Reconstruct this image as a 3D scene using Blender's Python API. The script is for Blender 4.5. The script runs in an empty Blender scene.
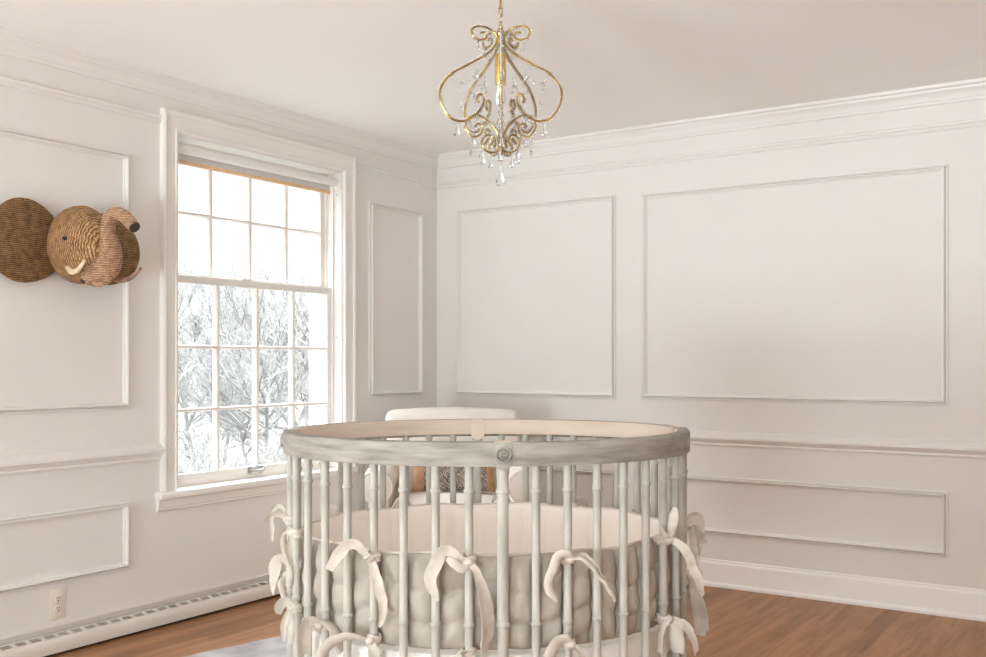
import bpy, bmesh, math, random
from mathutils import Vector, Matrix, noise
random.seed(7)
S = bpy.context.scene
COL = S.collection
PI = math.pi
V = Vector

# ------------------------------------------------------------------ camera
FPX, HZ, CX, CY = 1007.0, 361.0, 493.0, 328.5
TH = math.atan((1155 - 493) / FPX)
CAM = V((3.7155, -5.0205, 1.1707))
FW = V((-math.sin(TH), math.cos(TH), 0)); RT = V((math.cos(TH), math.sin(TH), 0))
cd = bpy.data.cameras.new('camera'); cam = bpy.data.objects.new('camera', cd); COL.objects.link(cam)
cd.sensor_fit = 'HORIZONTAL'; cd.sensor_width = 36.0
cd.lens = FPX / 986 * 36.0
cd.shift_y = (HZ - CY) / 986
cam.location = CAM; cam.rotation_euler = (PI / 2, 0, TH)
cd.clip_start = 0.05; cd.clip_end = 500
S.camera = cam

# ------------------------------------------------------------------ world and exposure
SKY = 12.5; HORIZON = 1.1
w = bpy.data.worlds.new('overcast'); S.world = w; w.use_nodes = True
bg = w.node_tree.nodes['Background']
bg.inputs['Color'].default_value = (0.94, 0.975, 1.0, 1)
# overcast sky: pale at the horizon, far brighter towards the hidden sun overhead
_n, _l = w.node_tree.nodes, w.node_tree.links
_tc = _n.new('ShaderNodeTexCoord'); _sx = _n.new('ShaderNodeSeparateXYZ'); _mr = _n.new('ShaderNodeMapRange'); _mr.interpolation_type = 'SMOOTHSTEP'
_l.new(_tc.outputs['Generated'], _sx.inputs[0]); _l.new(_sx.outputs['Z'], _mr.inputs['Value'])
_mr.inputs['From Min'].default_value = 0.26; _mr.inputs['From Max'].default_value = 0.62
_mr.inputs['To Min'].default_value = HORIZON; _mr.inputs['To Max'].default_value = SKY
_l.new(_mr.outputs['Result'], bg.inputs['Strength'])
S.view_settings.view_transform = 'Standard'; S.view_settings.look = 'None'
S.view_settings.gamma = 1; S.view_settings.exposure = 0.12
S.view_settings.use_curve_mapping = False
S.cycles.use_denoising = True
S.cycles.max_bounces = 14; S.cycles.diffuse_bounces = 9; S.cycles.glossy_bounces = 4
S.cycles.transmission_bounces = 10; S.cycles.transparent_max_bounces = 24
S.cycles.sample_clamp_indirect = 6
S.cycles.caustics_reflective = False; S.cycles.caustics_refractive = False

def portal(loc, rot, sx, sy):
    l = bpy.data.lights.new('window_daylight', 'AREA'); l.shape = 'RECTANGLE'; l.size = sx; l.size_y = sy
    l.cycles.is_portal = True
    o = bpy.data.objects.new('window_daylight', l); o.location = loc; o.rotation_euler = rot; COL.objects.link(o)

def daylight(loc, rot, sx, sy, power, col=(0.86, 0.95, 1.0)):
    l = bpy.data.lights.new('window_daylight', 'AREA'); l.shape = 'RECTANGLE'; l.size = sx; l.size_y = sy
    l.energy = power; l.color = col
    o = bpy.data.objects.new('window_daylight', l); o.location = loc; o.rotation_euler = rot; COL.objects.link(o)
# added fill lamps outside the rear windows, brightening the room
daylight((1.35, -7.40, 0.60), (math.radians(97), 0, 0), 1.5, 1.2, 115)
daylight((3.60, -7.40, 0.60), (math.radians(97), 0, 0), 1.6, 1.2, 92)
# added lamp below those windows, aimed up to brighten the ceiling
daylight((2.4, -11.0, -0.6), (math.radians(168), 0, 0), 6.0, 6.0, 2500)

# ------------------------------------------------------------------ mesh helpers
def new(): return bmesh.new()

def obj(name, bm, mat, parent=None, smooth=True, kind=None, label=None, cat=None, group=None, angle=40):
    me = bpy.data.meshes.new(name)
    bmesh.ops.recalc_face_normals(bm, faces=bm.faces)
    if smooth:
        for f in bm.faces: f.smooth = True
        for e in bm.edges:
            if len(e.link_faces) == 2 and e.calc_face_angle(0) > math.radians(angle): e.smooth = False
    bm.to_mesh(me); bm.free()
    for m in (mat if isinstance(mat, (list, tuple)) else [mat]): me.materials.append(m)
    o = bpy.data.objects.new(name, me); COL.objects.link(o)
    if parent is not None:
        o.parent = parent
        o.matrix_parent_inverse = Matrix.Translation(-world_loc(parent))
    tag(o, label, cat, group, kind)
    return o

def world_loc(o):
    # all roots are unrotated empties or meshes at their own location; parts sit at identity
    l = V(o.location)
    return l if o.parent is None else V((0, 0, 0))

def tag(o, label=None, cat=None, group=None, kind=None):
    if label: o['label'] = label
    if cat: o['category'] = cat
    if group: o['group'] = group
    if kind: o['kind'] = kind

def thing(name, loc, label, cat, group=None, kind=None):
    o = bpy.data.objects.new(name, None); o.location = loc; COL.objects.link(o)
    o.empty_display_size = 0.05
    tag(o, label, cat, group, kind)
    return o

def box(bm, x0, x1, y0, y1, z0, z1, bev=0.0):
    vs = [bm.verts.new((x, y, z)) for z in (z0, z1) for y in (y0, y1) for x in (x0, x1)]
    fs = [(0, 2, 3, 1), (4, 5, 7, 6), (0, 1, 5, 4), (2, 6, 7, 3), (0, 4, 6, 2), (1, 3, 7, 5)]
    faces = [bm.faces.new([vs[i] for i in f]) for f in fs]
    if bev > 0:
        ed = list({e for f in faces for e in f.edges})
        bmesh.ops.bevel(bm, geom=ed, offset=bev, segments=2, affect='EDGES', profile=0.5)

def cr(pts, n=6, closed=False):
    """Catmull-Rom through points"""
    P = [V(p) for p in pts]; out = []
    m = len(P)
    rng = range(m if closed else m - 1)
    for i in rng:
        if closed: p0, p1, p2, p3 = P[(i - 1) % m], P[i], P[(i + 1) % m], P[(i + 2) % m]
        else: p0, p1, p2, p3 = P[max(i - 1, 0)], P[i], P[i + 1], P[min(i + 2, m - 1)]
        for k in range(n):
            t = k / n
            out.append(0.5 * ((2 * p1) + (p2 - p0) * t + (2 * p0 - 5 * p1 + 4 * p2 - p3) * t * t + (3 * p1 - p0 - 3 * p2 + p3) * t ** 3))
    if not closed: out.append(P[-1])
    return out

def lerp_list(vals, n):
    m = len(vals) - 1; out = []
    for i in range(n):
        t = i / (n - 1) * m; k = min(int(t), m - 1); out.append(vals[k] + (vals[k + 1] - vals[k]) * (t - k))
    return out

def tube(bm, pts, rad, seg=8, flat=1.0, wide=None, caps=True, twist=0.0, closed=False, bend=0.0):
    """tube along pts; flat<1 squashes it across `wide` (so it reads as a ribbon)"""
    P = [V(p) for p in pts]; n = len(P)
    R = rad if isinstance(rad, (list, tuple)) else [rad] * n
    if len(R) != n: R = lerp_list(list(R), n)
    rings = []; prev = None
    for i in range(n):
        if closed: t = P[(i + 1) % n] - P[(i - 1) % n]
        else: t = P[min(i + 1, n - 1)] - P[max(i - 1, 0)]
        if t.length < 1e-9: t = V((0, 0, 1))
        t.normalize()
        if prev is None:
            a = V(wide) if wide is not None else (V((0, 0, 1)) if abs(t.z) < 0.9 else V((1, 0, 0)))
        else: a = prev
        a = a - t * a.dot(t)
        if a.length < 1e-6: a = t.orthogonal()
        a.normalize(); prev = a.copy(); b = t.cross(a)
        if twist:
            q = twist * i / n; a, b = a * math.cos(q) + b * math.sin(q), b * math.cos(q) - a * math.sin(q)
        rings.append([bm.verts.new(P[i] + (a * math.cos(2 * PI * k / seg) + b * (math.sin(2 * PI * k / seg) * flat + bend * (math.cos(2 * PI * k / seg) ** 2 - 0.5))) * R[i]) for k in range(seg)])
    for i in range(n if closed else n - 1):
        A, B = rings[i], rings[(i + 1) % n]
        for k in range(seg): bm.faces.new((A[k], A[(k + 1) % seg], B[(k + 1) % seg], B[k]))
    if caps and not closed:
        bm.faces.new(rings[0][::-1]); bm.faces.new(rings[-1])
    return rings

def lathe(bm, prof, c=(0, 0, 0), seg=16, axis=None):
    """prof = [(r, z)]; around Z at c (or along axis vector)"""
    c = V(c); M = Matrix.Identity(3)
    if axis is not None: M = V((0, 0, 1)).rotation_difference(V(axis).normalized()).to_matrix()
    rings = []
    for r, z in prof:
        if r < 1e-6: rings.append([bm.verts.new(c + M @ V((0, 0, z)))])
        else: rings.append([bm.verts.new(c + M @ V((r * math.cos(2 * PI * k / seg), r * math.sin(2 * PI * k / seg), z))) for k in range(seg)])
    for A, B in zip(rings, rings[1:]):
        for k in range(seg):
            k2 = (k + 1) % seg
            if len(A) == 1 and len(B) == 1: continue
            if len(A) == 1: bm.faces.new((A[0], B[k2], B[k]))
            elif len(B) == 1: bm.faces.new((A[k], A[k2], B[0]))
            else: bm.faces.new((A[k], A[k2], B[k2], B[k]))
    for R, f in ((rings[0], True), (rings[-1], False)):
        if len(R) > 2: bm.faces.new(R[::-1] if f else R)

def ball(bm, c, r, u=8, v=6, sc=(1, 1, 1)):
    bmesh.ops.create_uvsphere(bm, u_segments=u, v_segments=v, radius=1.0,
        matrix=Matrix.Translation(V(c)) @ Matrix.Diagonal((r * sc[0], r * sc[1], r * sc[2], 1)))

def frame_mould(bm, plane, a0, a1, z0, z1, prof):
    """mitred picture-frame moulding on plane 'x' (wall x=0, a = y) or 'y' (wall y=0, a = x)"""
    loops = []
    for wd, p in prof:
        c = [(a0 + wd, z0 + wd), (a1 - wd, z0 + wd), (a1 - wd, z1 - wd), (a0 + wd, z1 - wd)]
        loops.append([bm.verts.new((p, a, z) if plane == 'x' else (a, -p, z)) for a, z in c])
    for A, B in zip(loops, loops[1:]):
        for k in range(4): bm.faces.new((A[k], A[(k + 1) % 4], B[(k + 1) % 4], B[k]))

def run_mould(bm, plane, a0, a1, prof, m0=0, m1=0):
    """straight moulding; prof [(p, z)]; m = +1 mitre shortens that end by p"""
    A, B = [], []
    for p, z in prof:
        s, e = a0 + m0 * p, a1 - m1 * p
        A.append(bm.verts.new((p, s, z) if plane == 'x' else (s, -p, z)))
        B.append(bm.verts.new((p, e, z) if plane == 'x' else (e, -p, z)))
    for k in range(len(prof) - 1): bm.faces.new((A[k], A[k + 1], B[k + 1], B[k]))
    bm.faces.new(A); bm.faces.new(B[::-1])

# ------------------------------------------------------------------ materials
def mat(name, col, rough=0.5, metal=0.0, spec=0.5):
    m = bpy.data.materials.new(name); m.use_nodes = True
    b = m.node_tree.nodes['Principled BSDF']
    b.inputs['Base Color'].default_value = (*col, 1); b.inputs['Roughness'].default_value = rough
    b.inputs['Metallic'].default_value = metal; b.inputs['Specular IOR Level'].default_value = spec
    return m, m.node_tree, b

def nd(nt, typ, **k):
    n = nt.nodes.new(typ)
    for a, v in k.items():
        if a.startswith('i_'): n.inputs[a[2:].replace('_', ' ')].default_value = v
        else: setattr(n, a, v)
    return n

def mottled(name, c0, c1, scale=(1, 1, 1), nscale=6.0, rough=0.5, bump=0.0, detail=4.0, lo=0.35, hi=0.65, bscale=None, spec=0.4, metal=0.0):
    m, nt, b = mat(name, c0, rough, metal, spec)
    tc = nd(nt, 'ShaderNodeTexCoord'); mp = nd(nt, 'ShaderNodeMapping'); mp.inputs['Scale'].default_value = scale
    nz = nd(nt, 'ShaderNodeTexNoise'); nz.inputs['Scale'].default_value = nscale; nz.inputs['Detail'].default_value = detail
    cr_ = nd(nt, 'ShaderNodeValToRGB')
    cr_.color_ramp.elements[0].position = lo; cr_.color_ramp.elements[0].color = (*c0, 1)
    cr_.color_ramp.elements[1].position = hi; cr_.color_ramp.elements[1].color = (*c1, 1)
    L = nt.links.new
    L(tc.outputs['Object'], mp.inputs['Vector']); L(mp.outputs['Vector'], nz.inputs['Vector'])
    L(nz.outputs['Fac'], cr_.inputs['Fac']); L(cr_.outputs['Color'], b.inputs['Base Color'])
    if bump:
        bn = nd(nt, 'ShaderNodeBump'); bn.inputs['Strength'].default_value = bump; bn.inputs['Distance'].default_value = 0.002
        n2 = nd(nt, 'ShaderNodeTexNoise'); n2.inputs['Scale'].default_value = bscale or nscale * 3; n2.inputs['Detail'].default_value = 3
        L(mp.outputs['Vector'], n2.inputs['Vector']); L(n2.outputs['Fac'], bn.inputs['Height']); L(bn.outputs['Normal'], b.inputs['Normal'])
    return m

M_WALL = mottled('wall_paint', (0.770, 0.747, 0.718), (0.785, 0.762, 0.733), nscale=2.0, rough=0.55, bump=0.03, bscale=120, spec=0.3)
M_TRIM = mottled('trim_paint', (0.785, 0.764, 0.737), (0.795, 0.774, 0.747), nscale=3.0, rough=0.42, bump=0.02, bscale=60, spec=0.4)
M_CEIL = mottled('ceiling_paint', (0.90, 0.89, 0.875), (0.91, 0.90, 0.885), nscale=1.5, rough=0.7, bump=0.03, bscale=90, spec=0.2)
M_WIN = mottled('window_paint', (0.80, 0.77, 0.735), (0.82, 0.79, 0.755), nscale=4.0, rough=0.4, spec=0.4)
M_BASE = mottled('baseboard_paint', (0.88, 0.86, 0.835), (0.89, 0.87, 0.845), nscale=3.0, rough=0.4, spec=0.4)
M_HEAT = mottled('heater_enamel', (0.72, 0.675, 0.625), (0.74, 0.695, 0.645), nscale=3.0, rough=0.4, spec=0.4)
M_DARK = mat('dark_gap', (0.05, 0.042, 0.037), 0.9)[0]
M_PLATE = mat('outlet_plastic', (0.80, 0.74, 0.66), 0.35)[0]
M_SHADE = mottled('shade_fabric', (0.66, 0.65, 0.64), (0.69, 0.68, 0.67), nscale=40, rough=0.9)
M_ROLL = mottled('shade_roll', (0.78, 0.76, 0.74), (0.8, 0.78, 0.76), nscale=30, rough=0.8)
M_HEM = mottled('hem_fabric', (0.78, 0.52, 0.30), (0.82, 0.57, 0.34), nscale=40, rough=0.9)  # orange of light shining through the hem, put into the colour
M_STEEL = mat('dull_steel', (0.42, 0.41, 0.39), 0.35, 1.0)[0]
M_RUG = mottled('rug_wool', (0.40, 0.385, 0.40), (0.60, 0.58, 0.585), nscale=7, rough=0.95, bump=0.6, bscale=80, spec=0.1)

def floor_mat():
    m, nt, b = mat('oak_floor', (0.3, 0.15, 0.08), 0.42, 0, 0.45); L = nt.links.new
    tc = nd(nt, 'ShaderNodeTexCoord')
    mp = nd(nt, 'ShaderNodeMapping'); mp.inputs['Rotation'].default_value = (0, 0, PI / 2)
    br = nd(nt, 'ShaderNodeTexBrick'); br.offset = 0.37; br.inputs['Scale'].default_value = 1.0
    br.inputs['Brick Width'].default_value = 1.3; br.inputs['Row Height'].default_value = 0.083
    br.inputs['Mortar Size'].default_value = 0.0012; br.inputs['Bias'].default_value = 0.0
    br.inputs['Color1'].default_value = (0.0, 0, 0, 1); br.inputs['Color2'].default_value = (1, 1, 1, 1); br.inputs['Mortar'].default_value = (0.35, 0.35, 0.35, 1)
    L(tc.outputs['Object'], mp.inputs['Vector']); L(mp.outputs['Vector'], br.inputs['Vector'])
    mp2 = nd(nt, 'ShaderNodeMapping'); mp2.inputs['Scale'].default_value = (9, 0.7, 1)
    nz = nd(nt, 'ShaderNodeTexNoise'); nz.inputs['Scale'].default_value = 3.0; nz.inputs['Detail'].default_value = 8; nz.inputs['Distortion'].default_value = 0.6
    L(tc.outputs['Object'], mp2.inputs['Vector']); L(mp2.outputs['Vector'], nz.inputs['Vector'])
    n3 = nd(nt, 'ShaderNodeTexNoise'); n3.inputs['Scale'].default_value = 70.0; n3.inputs['Detail'].default_value = 4
    mp3 = nd(nt, 'ShaderNodeMapping'); mp3.inputs['Scale'].default_value = (1, 0.12, 1)
    L(tc.outputs['Object'], mp3.inputs['Vector']); L(mp3.outputs['Vector'], n3.inputs['Vector'])
    a1 = nd(nt, 'ShaderNodeMath', operation='MULTIPLY_ADD'); a1.inputs[1].default_value = 0.30
    L(br.outputs['Color'], a1.inputs[0]); L(nz.outputs['Fac'], a1.inputs[2])
    a2 = nd(nt, 'ShaderNodeMath', operation='MULTIPLY_ADD'); a2.inputs[1].default_value = 0.35
    L(n3.outputs['Fac'], a2.inputs[0]); L(a1.outputs[0], a2.inputs[2])
    rp = nd(nt, 'ShaderNodeValToRGB'); e = rp.color_ramp.elements
    e[0].position = 0.45; e[0].color = (0.20, 0.085, 0.030, 1); e[1].position = 1.05; e[1].color = (0.42, 0.205, 0.088, 1)
    k = e.new(0.75); k.color = (0.31, 0.142, 0.055, 1)
    L(a2.outputs[0], rp.inputs['Fac']); L(rp.outputs['Color'], b.inputs['Base Color'])
    bn = nd(nt, 'ShaderNodeBump'); bn.inputs['Strength'].default_value = 0.12; bn.inputs['Distance'].default_value = 0.002
    L(br.outputs['Fac'], bn.inputs['Height']); bn.invert = True; L(bn.outputs['Normal'], b.inputs['Normal'])
    return m
M_FLOOR = floor_mat()

def glass_pane():
    m = bpy.data.materials.new('pane_glass'); m.use_nodes = True; nt = m.node_tree; nt.nodes.clear(); L = nt.links.new
    out = nd(nt, 'ShaderNodeOutputMaterial'); mx = nd(nt, 'ShaderNodeMixShader'); fr = nd(nt, 'ShaderNodeFresnel'); fr.inputs['IOR'].default_value = 1.45
    tr = nd(nt, 'ShaderNodeBsdfTransparent'); tr.inputs['Color'].default_value = (0.97, 0.98, 0.975, 1)
    gl = nd(nt, 'ShaderNodeBsdfGlossy'); gl.inputs['Roughness'].default_value = 0.0
    ge = nd(nt, 'ShaderNodeNewGeometry'); io = nd(nt, 'ShaderNodeMapRange')          # same reflectance from either side
    io.inputs['To Min'].default_value = 1.45; io.inputs['To Max'].default_value = 1 / 1.45
    L(ge.outputs['Backfacing'], io.inputs['Value']); L(io.outputs['Result'], fr.inputs['IOR'])
    L(fr.outputs[0], mx.inputs[0]); L(tr.outputs[0], mx.inputs[1]); L(gl.outputs[0], mx.inputs[2]); L(mx.outputs[0], out.inputs['Surface'])
    return m
M_GLASS = glass_pane()

def crystal():
    m, nt, b = mat('crystal', (0.98, 0.98, 0.98), 0.02)
    b.inputs['Transmission Weight'].default_value = 0.88; b.inputs['IOR'].default_value = 1.5
    return m
M_CRYSTAL = crystal()
M_GOLD = mottled('aged_gold', (0.30, 0.20, 0.07), (0.60, 0.42, 0.17), nscale=30, rough=0.28, metal=1.0)
M_BRASS = mat('brass', (0.83, 0.60, 0.20), 0.2, 1.0)[0]
M_BEAD = mat('glass_bead', (0.95, 0.92, 0.84), 0.08)[0]
M_BEAD.node_tree.nodes['Principled BSDF'].inputs['Transmission Weight'].default_value = 0.35
M_BULB = mat('frosted_bulb', (0.85, 0.83, 0.79), 0.25)[0]

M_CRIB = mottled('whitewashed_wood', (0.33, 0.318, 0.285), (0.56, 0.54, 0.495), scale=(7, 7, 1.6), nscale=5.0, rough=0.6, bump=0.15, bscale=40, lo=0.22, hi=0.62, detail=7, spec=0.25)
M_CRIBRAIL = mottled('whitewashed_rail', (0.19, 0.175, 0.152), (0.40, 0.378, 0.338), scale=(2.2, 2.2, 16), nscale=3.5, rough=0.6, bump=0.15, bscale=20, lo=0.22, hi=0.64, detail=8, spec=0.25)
M_CRIBIN = mottled('bounce_tinted_wood', (0.60, 0.505, 0.42), (0.71, 0.63, 0.55), scale=(1.6, 1.6, 10), nscale=3.0, rough=0.6, lo=0.3, hi=0.7, detail=6, spec=0.25)  # rail wood with warm bounce light put into its colour
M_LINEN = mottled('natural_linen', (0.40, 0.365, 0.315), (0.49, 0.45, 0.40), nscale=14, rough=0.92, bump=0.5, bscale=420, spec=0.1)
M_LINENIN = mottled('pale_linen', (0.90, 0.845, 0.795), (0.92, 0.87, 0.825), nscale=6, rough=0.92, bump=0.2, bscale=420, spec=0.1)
M_TIE = mottled('tie_linen', (0.56, 0.515, 0.455), (0.68, 0.635, 0.575), nscale=20, rough=0.92, bump=0.5, bscale=380, spec=0.1)
M_SHEET = mottled('white_sheet', (0.84, 0.82, 0.79), (0.88, 0.86, 0.83), nscale=8, rough=0.9, bump=0.1, bscale=300, spec=0.1)
M_UPH = mottled('cream_upholstery', (0.72, 0.67, 0.61), (0.76, 0.715, 0.66), nscale=8, rough=0.92, bump=0.25, bscale=300, spec=0.1)
M_LEG = mottled('dark_walnut', (0.10, 0.06, 0.04), (0.16, 0.10, 0.06), nscale=20, rough=0.4)

def weave(name, c0, c1, c2, sc=90.0, axis='Z', dist=6.0, bump=0.9):
    m, nt, b = mat(name, c1, 0.65, 0, 0.3); L = nt.links.new
    tc = nd(nt, 'ShaderNodeTexCoord')
    wv = nd(nt, 'ShaderNodeTexWave'); wv.wave_type = 'BANDS'; wv.bands_direction = axis
    wv.inputs['Scale'].default_value = sc; wv.inputs['Distortion'].default_value = dist; wv.inputs['Detail'].default_value = 2; wv.inputs['Detail Scale'].default_value = 1.6
    nz = nd(nt, 'ShaderNodeTexNoise'); nz.inputs['Scale'].default_value = 45; nz.inputs['Detail'].default_value = 5
    mx = nd(nt, 'ShaderNodeMath', operation='MULTIPLY_ADD'); mx.inputs[1].default_value = 0.55
    L(tc.outputs['Object'], wv.inputs['Vector']); L(tc.outputs['Object'], nz.inputs['Vector'])
    L(wv.outputs['Fac'], mx.inputs[0]); L(nz.outputs['Fac'], mx.inputs[2])
    rp = nd(nt, 'ShaderNodeValToRGB'); e = rp.color_ramp.elements
    e[0].position = 0.35; e[0].color = (*c0, 1); e[1].position = 1.1; e[1].color = (*c2, 1); k = e.new(0.7); k.color = (*c1, 1)
    L(mx.outputs[0], rp.inputs['Fac']); L(rp.outputs['Color'], b.inputs['Base Color'])
    bn = nd(nt, 'ShaderNodeBump'); bn.inputs['Strength'].default_value = bump; bn.inputs['Distance'].default_value = 0.006
    L(wv.outputs['Fac'], bn.inputs['Height']); L(bn.outputs['Normal'], b.inputs['Normal'])
    return m
M_WICK = weave('wicker_head', (0.13, 0.06, 0.025), (0.36, 0.19, 0.08), (0.62, 0.38, 0.19), 42, 'X', 5.0)
M_WICKEAR = weave('wicker_ear', (0.07, 0.038, 0.02), (0.22, 0.12, 0.055), (0.46, 0.27, 0.12), 40, 'Z', 3.5)
M_WICKTR = weave('wicker_trunk', (0.20, 0.09, 0.045), (0.46, 0.25, 0.14), (0.78, 0.52, 0.34), 46, 'Z', 4.0)
M_TUSK = mottled('tusk_straw', (0.62, 0.46, 0.27), (0.78, 0.64, 0.44), nscale=40, rough=0.6)
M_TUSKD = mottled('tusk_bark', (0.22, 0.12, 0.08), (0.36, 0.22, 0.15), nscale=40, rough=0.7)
M_EYE = mat('eye_bead', (0.01, 0.01, 0.01), 0.1)[0]
M_PILLOW = weave('kilim_weave', (0.04, 0.035, 0.035), (0.19, 0.155, 0.135), (0.46, 0.38, 0.32), 30, 'DIAGONAL', 9.0, 0.3)
M_PILLOWB = mottled('tan_suede', (0.34, 0.19, 0.10), (0.46, 0.28, 0.16), nscale=25, rough=0.85)
M_BARK = mottled('pale_bark', (0.30, 0.28, 0.26), (0.42, 0.40, 0.37), nscale=10, rough=0.9)
M_TWIG = mottled('far_twigs', (0.17, 0.168, 0.163), (0.24, 0.236, 0.228), nscale=3, rough=0.9)
M_GROUND = mottled('winter_lawn', (0.11, 0.11, 0.107), (0.22, 0.22, 0.216), nscale=6.0, rough=0.95)

# ------------------------------------------------------------------ room shell
H = 2.437; XR = 5.4; YR = -7.0; WT = 0.22
WY0, WY1, WZ0, WZ1 = -2.000, -0.872, 0.583, 2.205            # opening of the window in wall_left

def wall_with_holes(bm, plane, fixed0, fixed1, a0, a1, holes):
    """holes sorted list of (a0,a1,z0,z1)"""
    def bx(p0, p1, z0, z1):
        if plane == 'x': box(bm, fixed0, fixed1, p0, p1, z0, z1)
        else: box(bm, p0, p1, fixed0, fixed1, z0, z1)
    cur = a0
    for h in holes:
        bx(cur, h[0], 0, H); bx(h[0], h[1], 0, h[2]); bx(h[0], h[1], h[3], H); cur = h[1]
    bx(cur, a1, 0, H)

bm = new(); wall_with_holes(bm, 'x', -WT, 0, YR - WT, WT, [(WY0, WY1, WZ0, WZ1)])
obj('wall_left', bm, M_WALL, kind='structure', label='left wall with the window and wicker elephant head', cat='wall', smooth=False)
bm = new(); box(bm, 0, XR + WT, 0, WT, 0, H)
obj('wall_back', bm, M_WALL, kind='structure', label='back wall with two large framed panels', cat='wall', smooth=False)
RW = [(0.75, 1.95, 0.08, 2.1), (2.9, 4.3, 0.08, 2.1)]
bm = new(); wall_with_holes(bm, 'y', YR - WT, YR, 0, XR + WT, RW)
obj('wall_rear', bm, M_WALL, kind='structure', label='wall behind the camera with two added windows', cat='wall', smooth=False)
RR = []
bm = new(); wall_with_holes(bm, 'x', XR, XR + WT, YR, 0, RR)
obj('wall_right', bm, M_WALL, kind='structure', label='right wall beside the camera', cat='wall', smooth=False)
bm = new(); box(bm, -WT, XR + WT, YR - WT, WT, -0.12, 0)
obj('floor', bm, M_FLOOR, kind='structure', label='warm brown hardwood plank floor', cat='floor', smooth=False)
bm = new(); box(bm, -WT, XR + WT, YR - WT, WT, H, H + 0.12)
obj('ceiling', bm, M_CEIL, kind='structure', label='plain pale ceiling', cat='ceiling', smooth=False)

tn = [0]
def trim(bm, label, m=M_TRIM, cat='moulding', angle=25):
    tn[0] += 1
    return obj('trim_%d' % tn[0], bm, m, kind='structure', label=label, cat=cat, angle=angle)

CROWN = [(0, 2.355), (0.010, 2.357), (0.012, 2.368), (0.017, 2.372), (0.020, 2.385), (0.030, 2.400), (0.040, 2.408), (0.042, 2.418), (0.052, 2.424), (0.055, 2.437), (0, 2.437)]
bm = new(); run_mould(bm, 'x', YR, 0, CROWN, 0, 1); trim(bm, 'crown moulding along the top of the left wall')
bm = new(); run_mould(bm, 'y', 0, XR, CROWN, 1, 0); trim(bm, 'crown moulding along the top of the back wall')
PIC = [(0, 2.232), (0.009, 2.234), (0.012, 2.240), (0.009, 2.246), (0.008, 2.250), (0.016, 2.254), (0.018, 2.262), (0.012, 2.268), (0, 2.270)]
bm = new(); run_mould(bm, 'x', YR, -2.075, PIC); trim(bm, 'picture rail on the left wall above the elephant head')
bm = new(); run_mould(bm, 'x', -0.785, 0, PIC, 0, 1); trim(bm, 'short picture rail between the window and the corner')
bm = new(); run_mould(bm, 'y', 0, XR, PIC, 1, 0); trim(bm, 'picture rail along the back wall under the crown')
CHR = [(0, 0.728), (0.010, 0.730), (0.013, 0.738), (0.010, 0.744), (0.013, 0.748), (0.024, 0.762), (0.030, 0.766), (0.030, 0.776), (0.012, 0.800), (0, 0.806)]
bm = new(); run_mould(bm, 'x', YR, -2.070, CHR); trim(bm, 'chair rail on the left wall beside the window')
bm = new(); run_mould(bm, 'x', -0.788, 0, CHR, 0, 1); trim(bm, 'short chair rail between the window and the corner')
bm = new(); run_mould(bm, 'y', 0, XR, CHR, 1, 0); trim(bm, 'chair rail along the back wall')
PAN = [(0, 0), (0, 0.010), (0.003, 0.012), (0.008, 0.012), (0.0085, 0.003), (0.0115, 0.003), (0.012, 0.018), (0.0165, 0.023), (0.0215, 0.020), (0.0235, 0.009), (0.028, 0.008), (0.029, 0)]
for pl, a0, a1, z0, z1, lb in (
    ('x', -3.55, -2.243, 0.965, 2.066, 'tall panel frame behind the wicker elephant head'),
    ('x', -3.55, -2.243, 0.273, 0.564, 'low panel frame on the left wall above the outlet'),
    ('x', -0.652, -0.160, 0.966, 2.070, 'narrow panel frame between window and corner'),
    ('x', -0.652, -0.160, 0.272, 0.565, 'low narrow panel frame on the left wall behind the crib'),
    ('y', 0.150, 1.228, 0.964, 2.088, 'square panel frame on the back wall above the armchair'),
    ('y', 1.385, 2.921, 0.966, 2.076, 'widest panel frame on the back wall'),
    ('y', 0.150, 1.228, 0.270, 0.568, 'low panel frame on the back wall behind the armchair'),
    ('y', 1.385, 2.921, 0.270, 0.570, 'low wide panel frame on the back wall right of the crib'),
    ('y', 3.073, 4.40, 0.966, 2.076, 'panel frame at the right edge of the photo'),
    ('y', 3.073, 4.40, 0.270, 0.570, 'low panel frame at the right edge of the photo')):
    bm = new(); frame_mould(bm, pl, a0, a1, z0, z1, PAN); trim(bm, lb)
BB = [(0, 0.0), (0.030, 0.0), (0.030, 0.012), (0.024, 0.020), (0.016, 0.022), (0.016, 0.108), (0.014, 0.118), (0.008, 0.126), (0.006, 0.136), (0, 0.138)]
bm = new(); run_mould(bm, 'y', 0, XR, BB, 1, 0)
obj('baseboard_back', bm, M_BASE, kind='structure', label='white baseboard along the back wall', cat='baseboard', angle=25)
bm = new(); run_mould(bm, 'x', -1.22, 0, BB, 0, 1)
obj('baseboard_left', bm, M_BASE, kind='structure', label='baseboard on the left wall past the heater', cat='baseboard', angle=25)

# ------------------------------------------------------------------ window_1
def kid(name, bm, m, parent, **k):
    """child of anything: geometry given in world coordinates"""
    o = obj(name, bm, m, None, **k)
    o.parent = parent
    p = parent; off = V((0, 0, 0))
    while p is not None:
        off += V(p.location) + p.matrix_parent_inverse.translation; p = p.parent
    o.matrix_parent_inverse = Matrix.Translation(-off)
    return o

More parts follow.
